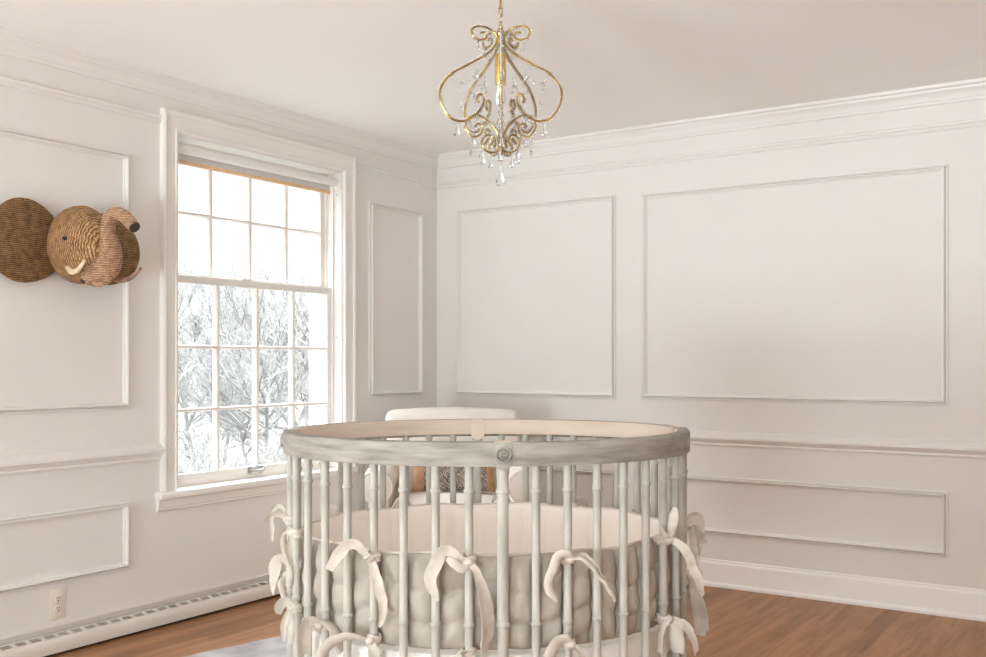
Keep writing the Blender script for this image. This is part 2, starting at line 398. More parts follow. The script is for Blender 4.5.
win = thing('window_1', (0, (WY0 + WY1) / 2, WZ0), 'white multi-pane sash window in the left wall', 'window', kind='structure')
bm = new()
CAS = [(0, 0.0), (0.0, 0.026), (0.010, 0.030), (0.020, 0.026), (0.024, 0.020), (0.070, 0.017), (0.074, 0.022), (0.084, 0.020), (0.090, 0.0)]
o0, o1, ot = WY0 - 0.078, WY1 + 0.090, WZ1 + 0.096
loops = []
for wd, p in CAS:
    loops.append([bm.verts.new((p, o0 + wd, WZ0)), bm.verts.new((p, o0 + wd, ot - wd * 1.06)), bm.verts.new((p, o1 - wd, ot - wd * 1.06)), bm.verts.new((p, o1 - wd, WZ0))])
for A, B in zip(loops, loops[1:]):
    for k in range(3): bm.faces.new((A[k], A[k + 1], B[k + 1], B[k]))
bm.faces.new([l[0] for l in loops]); bm.faces.new([l[3] for l in loops][::-1])
kid('casing', bm, M_WIN, win, angle=25)
bm = new()   # jamb lining with parting beads
for y0, y1 in ((WY0 - 0.004, WY0 + 0.006), (WY1 - 0.006, WY1 + 0.004)): box(bm, -WT - 0.02, 0.002, y0, y1, WZ0, WZ1)
box(bm, -WT - 0.02, 0.002, WY0, WY1, WZ1 - 0.006, WZ1 + 0.004)
for s, y in ((1, WY0 + 0.006), (-1, WY1 - 0.006)):
    for x in (-0.058, -0.108, -0.160): box(bm, x - 0.006, x + 0.006, min(y, y + s * 0.012), max(y, y + s * 0.012), WZ0, WZ1)
kid('jamb', bm, M_WIN, win, smooth=False)
bm = new()
for z in (1.30, 0.98, 1.62, 2.08):
    lathe(bm, [(0.004, 0), (0.004, 0.0015), (0, 0.002)], (-0.030, WY1 - 0.0062, z), 8, axis=(0, -1, 0))
kid('jamb_screw', bm, M_STEEL, win)
bm = new(); box(bm, -0.050, 0.050, WY0 - 0.106, WY1 + 0.120, 0.556, 0.5865, 0.006)
box(bm, -0.085, -0.040, WY0, WY1, 0.556, 0.5860)
box(bm, -WT - 0.03, -0.06, WY0, WY1, 0.545, 0.5845)
kid('stool', bm, M_WIN, win)
bm = new(); run_mould(bm, 'x', WY0 - 0.098, WY1 + 0.100, [(0, 0.498), (0.010, 0.499), (0.014, 0.504), (0.011, 0.510), (0.017, 0.514), (0.018, 0.545), (0.024, 0.552), (0.024, 0.558), (0, 0.558)])
kid('apron', bm, M_WIN, win, angle=25)

def sash(name, x, y0, y1, z0, z1, gy0, gy1, gz0, gz1, rows, win, lab):
    xa, xb = x - 0.019, x + 0.019
    bm = new()
    box(bm, xa, xb, y0, gy0, z0, z1, 0.003); box(bm, xa, xb, gy1, y1, z0, z1, 0.003)
    box(bm, xa, xb, gy0 - 0.001, gy1 + 0.001, z0, gz0, 0.003); box(bm, xa, xb, gy0 - 0.001, gy1 + 0.001, gz1, z1, 0.003)
    fr = kid(name, bm, M_WIN, win, smooth=False)
    bm = new()
    prof = [(-0.0115, -0.004), (-0.0100, -0.013), (-0.0055, -0.018), (0.0055, -0.018), (0.0100, -0.013), (0.0115, -0.004)]
    full = [(-p[0], -p[1]) for p in prof]
    loop = prof + full
    def bar(axis, fixed, a, b):
        A, B = [], []
        for t, d in loop:
            A.append(bm.verts.new((x - d, fixed + t, a) if axis == 'z' else (x - d * 0.93, a, fixed + t * 0.75)))
            B.append(bm.verts.new((x - d, fixed + t, b) if axis == 'z' else (x - d * 0.93, b, fixed + t * 0.75)))
        n = len(loop)
        for k in range(n): bm.faces.new((A[k], A[(k + 1) % n], B[(k + 1) % n], B[k]))
    for k in range(1, 4): bar('z', gy0 + (gy1 - gy0) * k / 4, gz0, gz1)
    for k in range(1, rows): bar('y', gz0 + (gz1 - gz0) * k / rows, gy0, gy1)
    kid('muntins', bm, M_WIN, fr, angle=25)
    bm = new(); v = [bm.verts.new(c) for c in ((x - 0.002, gy0, gz0), (x - 0.002, gy1, gz0), (x - 0.002, gy1, gz1), (x - 0.002, gy0, gz1))]; bm.faces.new(v)
    kid('pane', bm, M_GLASS, fr, smooth=False, label='clear window glass')
    return fr
lo = sash('lower_sash', -0.083, WY0 + 0.008, WY1 - 0.008, 0.5785, 1.572, -1.938, -0.919, 0.643, 1.536, 3, win, '')
up = sash('upper_sash', -0.134, WY0 + 0.008, WY1 - 0.008, 1.550, 2.200, -1.938, -0.919, 1.586, 2.160, 2, win, '')
bm = new()   # sash lock on the meeting rail
box(bm, -0.098, -0.066, -1.532, -1.468, 1.572, 1.580, 0.002); box(bm, -0.104, -0.088, -1.515, -1.485, 1.580, 1.588, 0.002)
kid('sash_lock', bm, M_WIN, lo)
bm = new()   # lift handle on the bottom rail
for y in (-1.486, -1.408):
    box(bm, -0.064, -0.060, y - 0.012, y + 0.012, 0.605, 0.642, 0.0015); box(bm, -0.062, -0.044, y - 0.006, y + 0.006, 0.616, 0.630, 0.002)
tube(bm, [(-0.047, -1.486, 0.623), (-0.043, -1.447, 0.623), (-0.047, -1.408, 0.623)], 0.0055, 8)
kid('lift_handle', bm, M_STEEL, lo, label='dull steel sash lift handle')
portal((-WT - 0.06, (WY0 + WY1) / 2, (WZ0 + WZ1) / 2), (0, -PI / 2, 0), WZ1 - WZ0 + 0.05, WY1 - WY0 + 0.05)

# roller shade, drawn almost all the way up
sh = thing('roller_shade', (-0.03, (WY0 + WY1) / 2, 2.15), 'white roller shade rolled up at the top of the window', 'window shade')
ya, yb = WY0 + 0.020, WY1 - 0.030
bm = new(); lathe(bm, [(0, 0), (0.022, 0), (0.022, yb - ya), (0, yb - ya)], (-0.030, ya, 2.146), 20, axis=(0, 1, 0)); kid('roll', bm, M_ROLL, sh)
bm = new(); box(bm, -0.0535, -0.0515, ya + 0.012, yb - 0.012, 2.098, 2.150); kid('fabric', bm, M_SHADE, sh, smooth=False)
bm = new(); box(bm, -0.058, -0.047, ya + 0.012, yb - 0.012, 2.082, 2.100, 0.003); kid('hem_bar', bm, M_HEM, sh, label='tan hem bar with its backlit glow put into the orange colour')
for y0, y1, s in ((WY0 + 0.006, WY0 + 0.012, 1), (WY1 - 0.012, WY1 - 0.006, -1)):
    bm = new(); box(bm, -0.056, -0.004, y0, y1, 2.112, 2.190, 0.002)
    lathe(bm, [(0.014, 0), (0.014, 0.009), (0.006, 0.012), (0, 0.012)], (-0.030, y1 if s > 0 else y0, 2.146), 12, axis=(0, s, 0))
    br_ = kid('bracket', bm, M_WIN if s < 0 else M_STEEL, sh)

# ------------------------------------------------------------------ unseen windows added behind the camera to let in more light
def plain_window(n, plane, fx, a0, a1, z0, z1, inward, lab):
    wv = thing('window_%d' % n, ((fx, (a0 + a1) / 2, z0) if plane == 'x' else ((a0 + a1) / 2, fx, z0)), lab, 'window', kind='structure')
    def bx(bm, p0, p1, q0, q1, d0, d1, bev=0.0):
        lo_, hi_ = sorted((fx + inward * d0, fx + inward * d1))
        if plane == 'x': box(bm, lo_, hi_, p0, p1, q0, q1, bev)
        else: box(bm, p0, p1, lo_, hi_, q0, q1, bev)
    bm = new()
    bx(bm, a0 - 0.09, a0, z0, z1 + 0.09, 0, 0.022, .004); bx(bm, a1, a1 + 0.09, z0, z1 + 0.09, 0, 0.022, .004); bx(bm, a0, a1, z1, z1 + 0.09, 0, 0.022, .004)
    bx(bm, a0 - 0.12, a1 + 0.12, z0 - 0.028, z0, 0, 0.05, .004)
    kid('casing', bm, M_WIN, wv)
    bm = new(); zm = (z0 + z1) / 2
    for q0, q1 in ((z0, zm), (zm, z1)):
        bx(bm, a0, a0 + 0.045, q0, q1, -0.12, -0.085); bx(bm, a1 - 0.045, a1, q0, q1, -0.12, -0.085)
        bx(bm, a0 + .045, a1 - .045, q0, q0 + 0.03, -0.12, -0.085); bx(bm, a0 + .045, a1 - .045, q1 - 0.03, q1, -0.12, -0.085)
        for k in (1, 2, 3): c = a0 + (a1 - a0) * k / 4; bx(bm, c - .009, c + .009, q0 + .03, q1 - .03, -0.115, -0.09)
        for k in (1, 2): c = q0 + (q1 - q0) * k / 3; bx(bm, a0 + .045, a1 - .045, c - .009, c + .009, -0.113, -0.092)
    fr = kid('sash', bm, M_WIN, wv, smooth=False)
    bm = new(); f = fx - inward * 0.103
    cs = [(a0 + .04, z0 + .02), (a1 - .04, z0 + .02), (a1 - .04, z1 - .02), (a0 + .04, z1 - .02)]
    bm.faces.new([bm.verts.new((f, a, z) if plane == 'x' else (a, f, z)) for a, z in cs]); kid('pane', bm, M_GLASS, fr, smooth=False)
    return wv
plain_window(2, 'y', YR, *RW[0], 1, 'left of two added sash windows behind the camera')
plain_window(3, 'y', YR, *RW[1], 1, 'right of two added sash windows behind the camera')

for a0, a1, z0, z1 in RW: portal(((a0 + a1) / 2, YR - WT - 0.05, (z0 + z1) / 2), (PI / 2, 0, 0), a1 - a0, z1 - z0)
for a0, a1, z0, z1 in RR: portal((XR + WT + 0.05, (a0 + a1) / 2, (z0 + z1) / 2), (0, PI / 2, 0), z1 - z0, a1 - a0)

# ------------------------------------------------------------------ baseboard heater
HY0, HY1 = -4.6, -1.30
ht = thing('baseboard_heater', (0.03, (HY0 + HY1) / 2, 0), 'long low cream baseboard heater along the left wall', 'heater')
bm = new(); run_mould(bm, 'x', HY0, HY1, [(0.0, 0.0), (0.0, 0.106), (0.014, 0.106), (0.016, 0.102), (0.004, 0.079), (0.004, 0.0)]); kid('back_plate', bm, M_HEAT, ht)
bm = new()
# louvre: sloping strip with real slots between cross bars
zA, xA, zB, xB = 0.076, 0.011, 0.0665, 0.050
def lou(y0, y1, t0, t1):
    p = lambda t: (xA + (xB - xA) * t, zA + (zB - zA) * t)
    (x0, z0), (x1, z1) = p(t0), p(t1)
    vs = [bm.verts.new(c) for c in ((x0, y0, z0), (x1, y0, z1), (x1, y1, z1), (x0, y1, z0), (x0, y0, z0 - .0025), (x1, y0, z1 - .0025), (x1, y1, z1 - .0025), (x0, y1, z0 - .0025))]
    for f in ((0, 1, 2, 3), (4, 7, 6, 5), (0, 4, 5, 1), (1, 5, 6, 2), (2, 6, 7, 3), (3, 7, 4, 0)): bm.faces.new([vs[i] for i in f])
lou(HY0, HY1, 0, 0.22); lou(HY0, HY1, 0.86, 1.0); lou(HY0, HY1, 0.52, 0.58)
y = -1.427 + 0.0605 / 2 + 0.0605
while y > HY0 + 0.05:
    lou(y - 0.0095, y + 0.0095, 0.2, 0.88); y -= 0.0605
lou(-1.397 + .0605 - 0.03, HY1, 0.2, 0.88)
kid('louvre', bm, M_HEAT, ht, smooth=False)
bm = new(); run_mould(bm, 'x', HY0, HY1, [(0.050, 0.0665), (0.060, 0.0665), (0.068, 0.061), (0.073, 0.050), (0.075, 0.030), (0.074, 0.012), (0.070, 0.010), (0.068, 0.012), (0.068, 0.045), (0.060, 0.060), (0.050, 0.063)])
kid('front_cover', bm, M_HEAT, ht)
bm = new(); run_mould(bm, 'x', HY0 + .01, HY1 - .01, [(0.012, 0.0), (0.052, 0.0), (0.052, 0.045), (0.012, 0.045)]); kid('heating_core', bm, M_DARK, ht, smooth=False)
for y0, y1 in ((HY1, HY1 + 0.075), (HY0 - 0.075, HY0)):
    bm = new(); run_mould(bm, 'x', y0, y1, [(0, 0.0), (0, 0.103), (0.012, 0.103), (0.052, 0.069), (0.062, 0.0685), (0.070, 0.062), (0.077, 0.050), (0.078, 0.0)])
    kid('end_cap', bm, M_HEAT, ht)

# ------------------------------------------------------------------ outlet
ol = thing('wall_outlet', (0, -2.583, 0.188), 'cream duplex power outlet on the left wall above the heater', 'outlet')
bm = new(); box(bm, 0, 0.006, -2.617, -2.549, 0.128, 0.248, 0.0025); kid('cover_plate', bm, M_PLATE, ol)
for z in (0.168, 0.208):
    bm = new(); lathe(bm, [(0.0165, 0), (0.0165, 0.0085), (0.015, 0.0095), (0, 0.0095)], (0, -2.583, z), 20, axis=(1, 0, 0)); rc = kid('receptacle', bm, M_PLATE, ol)
    bm = new()
    for dy in (-0.006, 0.006): box(bm, 0.0092, 0.0101, -2.583 + dy - 0.0013, -2.583 + dy + 0.0013, z + 0.001, z + 0.009)
    box(bm, 0.0092, 0.0101, -2.5855, -2.5805, z - 0.009, z - 0.004); kid('slots', bm, M_DARK, rc, smooth=False)
bm = new(); lathe(bm, [(0.0032, 0.006), (0.0032, 0.0072), (0, 0.0078)], (0, -2.583, 0.188), 10, axis=(1, 0, 0)); kid('screw', bm, M_STEEL, ol)

# ------------------------------------------------------------------ rug
bm = new()
rc0 = V((1.49, -2.56, 0)); ra = math.radians(-14.7); ru = V((math.cos(ra), math.sin(ra), 0)); rv = V((-math.sin(ra), math.cos(ra), 0))
nu, nv = 64, 56; hw, hl = 1.0, 0.92
top = {}
for i in range(nu + 1):
    for j in range(nv + 1):
        a, b_ = -hw + 2 * hw * i / nu, -hl + 2 * hl * j / nv
        e = min(hw - abs(a), hl - abs(b_))
        n_ = noise.noise(V((a * 9, b_ * 9, 1)))
        p = rc0 + ru * (a + (0.012 * n_ if e < 0.04 else 0)) + rv * (b_ + (0.012 * n_ if e < 0.04 else 0))
        z = 0.002 if e < 0.001 else 0.014 + 0.002 * noise.noise(V((a * 30, b_ * 30, 0)))
        top[i, j] = bm.verts.new((p.x, p.y, z))
for i in range(nu):
    for j in range(nv): bm.faces.new((top[i, j], top[i + 1, j], top[i + 1, j + 1], top[i, j + 1]))
bm.faces.new([top[0, 0], top[0, nv], top[nu, nv], top[nu, 0]])
obj('area_rug', bm, M_RUG, label='pale grey mottled rug under the crib', cat='rug')

# ------------------------------------------------------------------ crib
CD = 2.9; CA, CB = 0.5769, 0.4946
CC = CAM + FW * 2.8993 - RT * 0.0146; CC.z = 0; ph = 0.0802
EN = FW * math.cos(ph) - RT * math.sin(ph); EM = RT * math.cos(ph) + FW * math.sin(ph)   # minor (near->far) and major axis
def ell(t, da=0.0):
    """point on the crib ellipse, inset by da; t=0 nearest the camera"""
    return CC + EM * ((CA - da) * math.sin(t)) - EN * ((CB - da) * math.cos(t))
def onorm(t):
    n = EM * (math.sin(t) / CA) - EN * (math.cos(t) / CB); return n.normalized()
# arc-length parametrisation: 10 intervals a quarter
tab = [0.0]; N_ = 4000
for k in range(N_):
    t0, t1 = 2 * PI * k / N_, 2 * PI * (k + 1) / N_
    tab.append(tab[-1] + (ell(t1, .018) - ell(t0, .018)).length)
def t_at(q):          # q in intervals of a quarter/10, 0..40
    s = (q % 40) / 40 * tab[-1]
    lo_, hi_ = 0, N_
    while hi_ - lo_ > 1:
        m_ = (lo_ + hi_) // 2
        if tab[m_] <= s: lo_ = m_
        else: hi_ = m_
    return 2 * PI * (lo_ + (s - tab[lo_]) / (tab[hi_] - tab[lo_])) / N_

RT_Z, RB_Z = 0.976, 0.918
crib = thing('round_crib', CC, 'whitewashed wooden oval crib with turned spindles', 'crib')

def ring_band(bm, t0, t1, n, prof, mats=None):
    """prof: closed list of (inset, z)"""
    L_ = []
    for k in range(n + 1):
        t = t0 + (t1 - t0) * k / n
        L_.append([bm.verts.new(ell(t, d) + V((0, 0, z))) for d, z in prof])
    m_ = len(prof)
    full = abs(t1 - t0 - 2 * PI) < 1e-6
    for k in range(n):
        A, B = L_[k], L_[k + 1]
        for i in range(m_):
            f = bm.faces.new((A[i], A[(i + 1) % m_], B[(i + 1) % m_], B[i]))
            if mats: f.material_index = mats[i]
    bm.faces.new(L_[0]); bm.faces.new(L_[-1][::-1])

RP = [(0.001, RB_Z), (0, RB_Z + 0.003), (0, RT_Z - 0.004), (0.0012, RT_Z - 0.001), (0.004, RT_Z), (0.034, RT_Z), (0.037, RT_Z - 0.002), (0.038, RT_Z - 0.004), (0.038, RB_Z + 0.012), (0.036, RB_Z + 0.009)]
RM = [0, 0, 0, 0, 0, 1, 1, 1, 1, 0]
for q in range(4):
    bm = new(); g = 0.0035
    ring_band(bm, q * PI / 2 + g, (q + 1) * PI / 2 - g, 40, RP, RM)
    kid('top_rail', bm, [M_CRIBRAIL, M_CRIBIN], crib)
# corner joints: block, turned rosette
for q in range(4):
    t = q * PI / 2; n_ = onorm(t); tg = V((-n_.y, n_.x, 0)); c = ell(t, 0.019)
    bm = new()
    def bp(u, d, z): return c + tg * u + n_ * d + V((0, 0, z))
    hw_ = 0.0215
    outl = [(-hw_, RT_Z + 0.002), (hw_, RT_Z + 0.002), (hw_, RB_Z + 0.008)] + [(hw_ * math.cos(a), RB_Z + 0.008 - 0.017 * math.sin(a)) for a in [PI * k / 8 for k in range(1, 8)]] + [(-hw_, RB_Z + 0.008)]
    A = [bm.verts.new(bp(u, 0.0215, z)) for u, z in outl]; B = [bm.verts.new(bp(u, -0.0215, z)) for u, z in outl]
    bm.faces.new(A); bm.faces.new(B[::-1])
    for k in range(len(outl)): bm.faces.new((A[k], B[k], B[(k + 1) % len(outl)], A[(k + 1) % len(outl)]))
    ed = [e for e in bm.edges if (e.verts[0] in A) and (e.verts[1] in A)]
    bmesh.ops.bevel(bm, geom=ed, offset=0.0025, segments=2, affect='EDGES', profile=0.5)
    bmesh.ops.recalc_face_normals(bm, faces=bm.faces)
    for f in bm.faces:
        if f.normal.dot(n_) < -0.6 or f.normal.z > 0.6: f.material_index = 1  # inner and top faces take the bounce-tinted colour
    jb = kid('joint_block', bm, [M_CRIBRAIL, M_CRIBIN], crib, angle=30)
    bm = new(); lathe(bm, [(0.0205, 0), (0.0205, 0.005), (0.0185, 0.009), (0.0160, 0.009), (0.0140, 0.0030), (0.0118, 0.0030), (0.0105, 0.0085), (0.0070, 0.0115), (0.0062, 0.0075), (0.0042, 0.0075), (0.0030, 0.0120), (0, 0.013)], c + n_ * 0.0205 + V((0, 0, 0.947)), 28, axis=n_)
    kid('rosette', bm, M_CRIBRAIL, jb, angle=30)

def spindle_bm(r, zb, zt):
    bm = new(); k = r / 0.0098
    pr = [(0, zb), (r * 1.25, zb), (r * 1.25, zb + 0.02), (r * 1.05, zb + 0.03)]
    for zr in (0.215, 0.535, 0.857):
        pr += [(r * 1.0, zr - 0.0065), (r * 1.06, zr - 0.005), (r * 1.22, zr - 0.0035), (r * 1.30, zr), (r * 1.22, zr + 0.0035), (r * 1.06, zr + 0.005), (r * 1.0, zr + 0.0065)]
        if zr < 0.8: pr += [(r * 0.98, zr + 0.10), (r * 0.98, zr + 0.21)]
    pr += [(r * 1.0, zt - 0.022), (r * 1.10, zt - 0.014), (r * 1.16, zt), (0, zt)]
    lathe(bm, pr, (0, 0, 0), 14)
    return bm
pm = None
BR_Z0, BR_Z1 = 0.105, 0.165      # bottom rail
for q in range(40):
    t = t_at(q)
    if q % 10 == 0: continue
    c = ell(t, 0.0185)
    if pm is None:
        o = obj('spindle', spindle_bm(0.0106, BR_Z1 - 0.004, RB_Z + 0.012), M_CRIB, crib); pm = o
    else:
        o = pm.copy(); COL.objects.link(o); o.parent = crib
    o.matrix_parent_inverse = Matrix.Translation(-CC); o.location = c
for q in range(4):
    t = q * PI / 2; c = ell(t, 0.0185)
    bm = new(); r = 0.0142
    pr = [(0, 0.0165), (0.017, 0.0165), (0.021, 0.04), (0.022, 0.09), (0.020, 0.10), (0.020, 0.17), (r * 1.2, 0.18)]
    for zr in (0.215, 0.535, 0.857): pr += [(r, zr - 0.007), (r * 1.05, zr - 0.005), (r * 1.18, zr - 0.0035), (r * 1.24, zr), (r * 1.18, zr + 0.0035), (r * 1.05, zr + 0.005), (r, zr + 0.007)]
    pr += [(r, 0.89), (r * 1.12, 0.900), (r * 1.15, 0.925), (0, 0.925)]
    lathe(bm, pr, c, 18); kid('post', bm, M_CRIB, crib)
bm = new(); ring_band(bm, 0, 2 * PI, 96, [(0.002, BR_Z0), (0, BR_Z0 + 0.003), (0, BR_Z1 - 0.003), (0.003, BR_Z1), (0.034, BR_Z1), (0.037, BR_Z1 - 0.003), (0.037, BR_Z0)])
kid('bottom_rail', bm, M_CRIBRAIL, crib)
bm = new()
ring_band(bm, 0, 2 * PI, 96, [(0.030, 0.335), (0.030, 0.352), (0.075, 0.352), (0.075, 0.335)])
for k in range(-5, 6):
    u = k * 0.088; hl_ = (CB - 0.06) * math.sqrt(max(0, 1 - (u / (CA - 0.05)) ** 2))
    p = [CC + EM * (u + s) + EN * (hl_ * e) for s, e in ((-0.03, -1), (0.03, -1), (0.03, 1), (-0.03, 1))]
    A = [bm.verts.new(v + V((0, 0, 0.338))) for v in p]; B = [bm.verts.new(v + V((0, 0, 0.350))) for v in p]
    bm.faces.new(A[::-1]); bm.faces.new(B)
    for i in range(4): bm.faces.new((A[i], A[(i + 1) % 4], B[(i + 1) % 4], B[i]))
kid('mattress_support', bm, M_CRIB, crib, smooth=False)

# mattress
bm = new(); rings = []
for d, z in ((0.30, 0.353), (0.075, 0.353), (0.058, 0.360), (0.050, 0.375), (0.047, 0.40), (0.048, 0.440), (0.055, 0.451), (0.075, 0.457), (0.30, 0.461)):
    rings.append([bm.verts.new(ell(2 * PI * k / 80, d) + V((0, 0, z))) for k in range(80)])
for A, B in zip(rings, rings[1:]):
    for k in range(80): bm.faces.new((A[k], A[(k + 1) % 80], B[(k + 1) % 80], B[k]))
bm.faces.new(rings[0]); bm.faces.new(rings[-1])
obj('crib_mattress', bm, M_SHEET, label='oval crib mattress in a white sheet inside the crib', cat='mattress')

# quilted linen bumper
bmp = thing('crib_bumper', CC + V((0, 0, 0.485)), 'padded linen crib bumper tied inside the spindles', 'bumper')
BZ0, BZ1 = 0.466, 0.700
NT, NZ = 640, 30
def topz(q):                        # scalloped top edge: pulled down between the tied spindles
    return BZ1 - 0.006 * (0.5 + 0.5 * math.cos(2 * PI * q / 40 * 10)) + 0.004 * noise.noise(V((q * 0.7, 3, 0)))
bm = new(); G = []
for i in range(NT):
    q = 40 * i / NT; t = t_at(q); zt = topz(q); row = []
    c = (q % 1.0)
    ch = abs(math.sin(PI * q))          # vertical channels
    for j in range(NZ + 1):
        s = j / NZ; z = BZ0 + (zt - BZ0) * s
        edge = math.sin(PI * min(1, max(0, s))) ** 0.35 if 0 < s < 1 else 0
        puff = abs(math.sin(PI * (s * 3 + 0.22 * math.sin(q * 1.7) + 0.2 * noise.noise(V((q * 0.8, 1, 1)))))) ** 0.5
        d = 0.052 - edge * (0.003 + 0.026 * (ch ** 0.45) * (0.35 + 0.65 * puff)) + 0.006 * noise.noise(V((q * 2.3, s * 5, 0)))
        row.append(bm.verts.new(ell(t, d) + V((0, 0, z))))
    for j in range(NZ, -1, -1):                 # inner side
        s = j / NZ; z = BZ0 + (zt - BZ0) * s
        edge = math.sin(PI * s) ** 0.35 if 0 < s < 1 else 0
        d = 0.060 + edge * (0.014 + 0.006 * (ch ** 0.8)) + 0.002 * noise.noise(V((q * 2.3, s * 5, 9)))
        row.append(bm.verts.new(ell(t, d) + V((0, 0, z))))
    G.append(row)
m_ = len(G[0])
for i in range(NT):
    A, B = G[i], G[(i + 1) % NT]
    for j in range(m_):
        f = bm.faces.new((A[j], A[(j + 1) % m_], B[(j + 1) % m_], B[j]))
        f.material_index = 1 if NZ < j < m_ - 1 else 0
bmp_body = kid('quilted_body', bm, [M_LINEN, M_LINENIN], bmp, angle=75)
bm = new(); tube(bm, [ell(t_at(40 * i / 240), 0.056) + V((0, 0, topz(40 * i / 240) + 0.001)) for i in range(240)], 0.0038, 8, closed=True)
kid('top_piping', bm, M_TIE, bmp)

# ties: u = to the right as seen from the front, v = up, w = outward (metres) from a knot on spindle q
PXM = 0.0024
def tie(q, z, tails, kr=0.0165, seed=0, parent=bmp):
    rnd = random.Random(seed); t = t_at(q); c = ell(t, 0.0185); n_ = onorm(t)
    bm = new()
    # wrap round the spindle, loose and creased
    for dz, rr in ((-0.006, 0.014), (0.004, 0.0155)):
        pts = []
        for k in range(14):
            a = 2 * PI * k / 14
            pts.append(c + V((math.cos(a) * rr, math.sin(a) * rr, z + dz + 0.003 * math.sin(a * 2 + seed))))
        tube(bm, pts, 0.0075, 8, flat=0.5, wide=(0, 0, 1), closed=True)
    # strap back to the bumper
    tube(bm, [c + V((0, 0, z)), ell(t, 0.045) + V((0, 0, z - 0.004))], 0.008, 8, flat=0.4)
    # knot
    k0 = c + n_ * (kr) + V((0, 0, z))
    ball(bm, k0, 0.0115, 12, 8, (1.15, 1.15, 0.9))
    for tail in tails:
        pts = [k0]; wid = [0.006]
        for (u, v, w_, r) in tail:
            pts.append(k0 + RT * u * PXM + V((0, 0, v * PXM)) + n_ * w_); wid.append(r)
        P = cr(pts, 7); W = lerp_list(wid, len(P))
        P = [p + V((noise.noise(p * 45 + V((seed, 0, 0))), noise.noise(p * 45 + V((0, seed, 5))), noise.noise(p * 45 + V((9, 0, seed))))) * 0.0035 for p in P]
        # a creased, folded strip: three-lobed cross-section
        tube(bm, P, [w_ * 1.15 for w_ in W], 14, flat=0.13, wide=(RT + V((0, 0, rnd.uniform(-.3, .5)))), twist=rnd.uniform(-1.3, 1.3), bend=rnd.choice((-1, 1)) * rnd.uniform(0.25, 0.55))
    kid('tie', bm, M_TIE, parent, angle=60)

F = 0.012
ZT = 0.690
tie(-4, 0.688, [[(-8, 12, .012, .010), (-18, 15, .014, .012), (-30, 5, .010, .013), (-40, -12, .008, .008)],
                [(6, -10, .010, .010), (11, -28, .012, .012), (15, -44, .010, .010), (14, -58, .008, .008), (11, -70, .006, .003)],
                [(-3, 2, .012, .008), (2, 6, .012, .006)]], seed=1)
tie(-1, 0.690, [[(-10, 6, .012, .010), (-22, 14, .014, .011), (-30, 4, .014, .014), (-37, -14, .010, .014), (-34, -30, .006, .011), (-30, -38, .004, .004)],
                [(8, -8, .012, .008), (14, -26, .012, .014), (18, -48, .010, .020), (18, -72, .008, .023), (14, -90, .006, .016)],
                [(-6, -4, .014, .012), (-14, 2, .016, .012), (-20, 6, .016, .006)]], seed=2)
tie(2, 0.690, [[(-5, 6, .012, .010), (-14, 2, .014, .016), (-20, -16, .012, .016), (-22, -30, .010, .013), (-14, -42, .008, .004)],
               [(10, 2, .012, .012), (24, -12, .012, .012), (36, -28, .012, .010), (44, -42, .010, .007)],
               [(12, 6, .010, .008), (24, -6, .012, .010), (40, -36, .010, .006)]], seed=3)
tie(6, 0.704, [[(-2, 12, .012, .010), (0, 26, .014, .013), (1, 36, .012, .006)],
               [(-10, 6, .014, .012), (-14, 16, .014, .006)],
               [(10, -8, .016, .011), (17, -26, .020, .012), (24, -46, .022, .012), (31, -60, .018, .006)]], seed=4)
tie(9, 0.705, [[(1, 9, .004, .013), (7, 7, .006, .018), (9, -10, .006, .016), (13, -18, .006, .010), (18, -19, .008, .004)],
               [(3, -4, .004, .012), (6, -30, .006, .014), (7, -52, .006, .004)],
               [(7, -2, .006, .016), (9, -20, .006, .016), (9, -34, .006, .008)]], seed=5)
tie(-8, 0.712, [[(-5, -3, .008, .008), (-3, -22, .008, .012), (4, -42, .008, .012), (-2, -62, .006, .006)],
                [(3, -20, .010, .014), (7, -40, .008, .012), (4, -58, .006, .004)]], seed=6, kr=0.012)
tie(-9, 0.735, [[(-4, 5, .004, .007), (-11, 7, .006, .008), (-17, 2, .006, .010), (-21, -3, .006, .008)],
                [(-6, 14, .004, .005), (-12, 13, .006, .006), (-16, 4, .006, .005), (-15, -12, .006, .006), (-16, -26, .006, .003)]], seed=7, kr=0.010)
# lower row
tie(-9, 0.585, [[(-3, 12, .004, .010), (-8, 15, .006, .016), (-12, 2, .006, .018), (-14, -14, .006, .010), (-14, -24, .006, .004)],
                [(-3, -10, .010, .008), (2, -30, .008, .010)]], seed=8, kr=0.010)
tie(-8, 0.510, [[(-5, 7, .004, .012), (-11, 2, .006, .014), (-14, -6, .006, .006)],
                [(-4, -14, .010, .008), (-6, -36, .010, .005)], [(4, -16, .010, .010), (2, -40, .008, .006)]], seed=9, kr=0.012)
tie(-6, 0.500, [[(-6, 6, .010, .014), (-12, -6, .014, .018), (-12, -30, .014, .016)], [(10, 4, .014, .014), (22, -6, .018, .018), (30, -26, .016, .016)]], seed=10)
tie(-4, 0.487, [[(-14, 4, .014, .014), (-30, 2, .016, .018), (-42, -8, .016, .018), (-48, -26, .014, .014)], [(6, -12, .012, .012), (10, -34, .012, .012)]], seed=11)
tie(2, 0.484, [[(-8, 6, .014, .014), (-18, 0, .016, .018), (-26, -18, .016, .016), (-28, -34, .014, .010)], [(6, -6, .012, .010), (14, -26, .012, .014)]], seed=12)
tie(-1, 0.470, [[(-8, 4, .014, .010), (-16, -12, .014, .014), (-18, -34, .012, .012)], [(8, -6, .012, .010), (12, -30, .012, .012)]], seed=15)
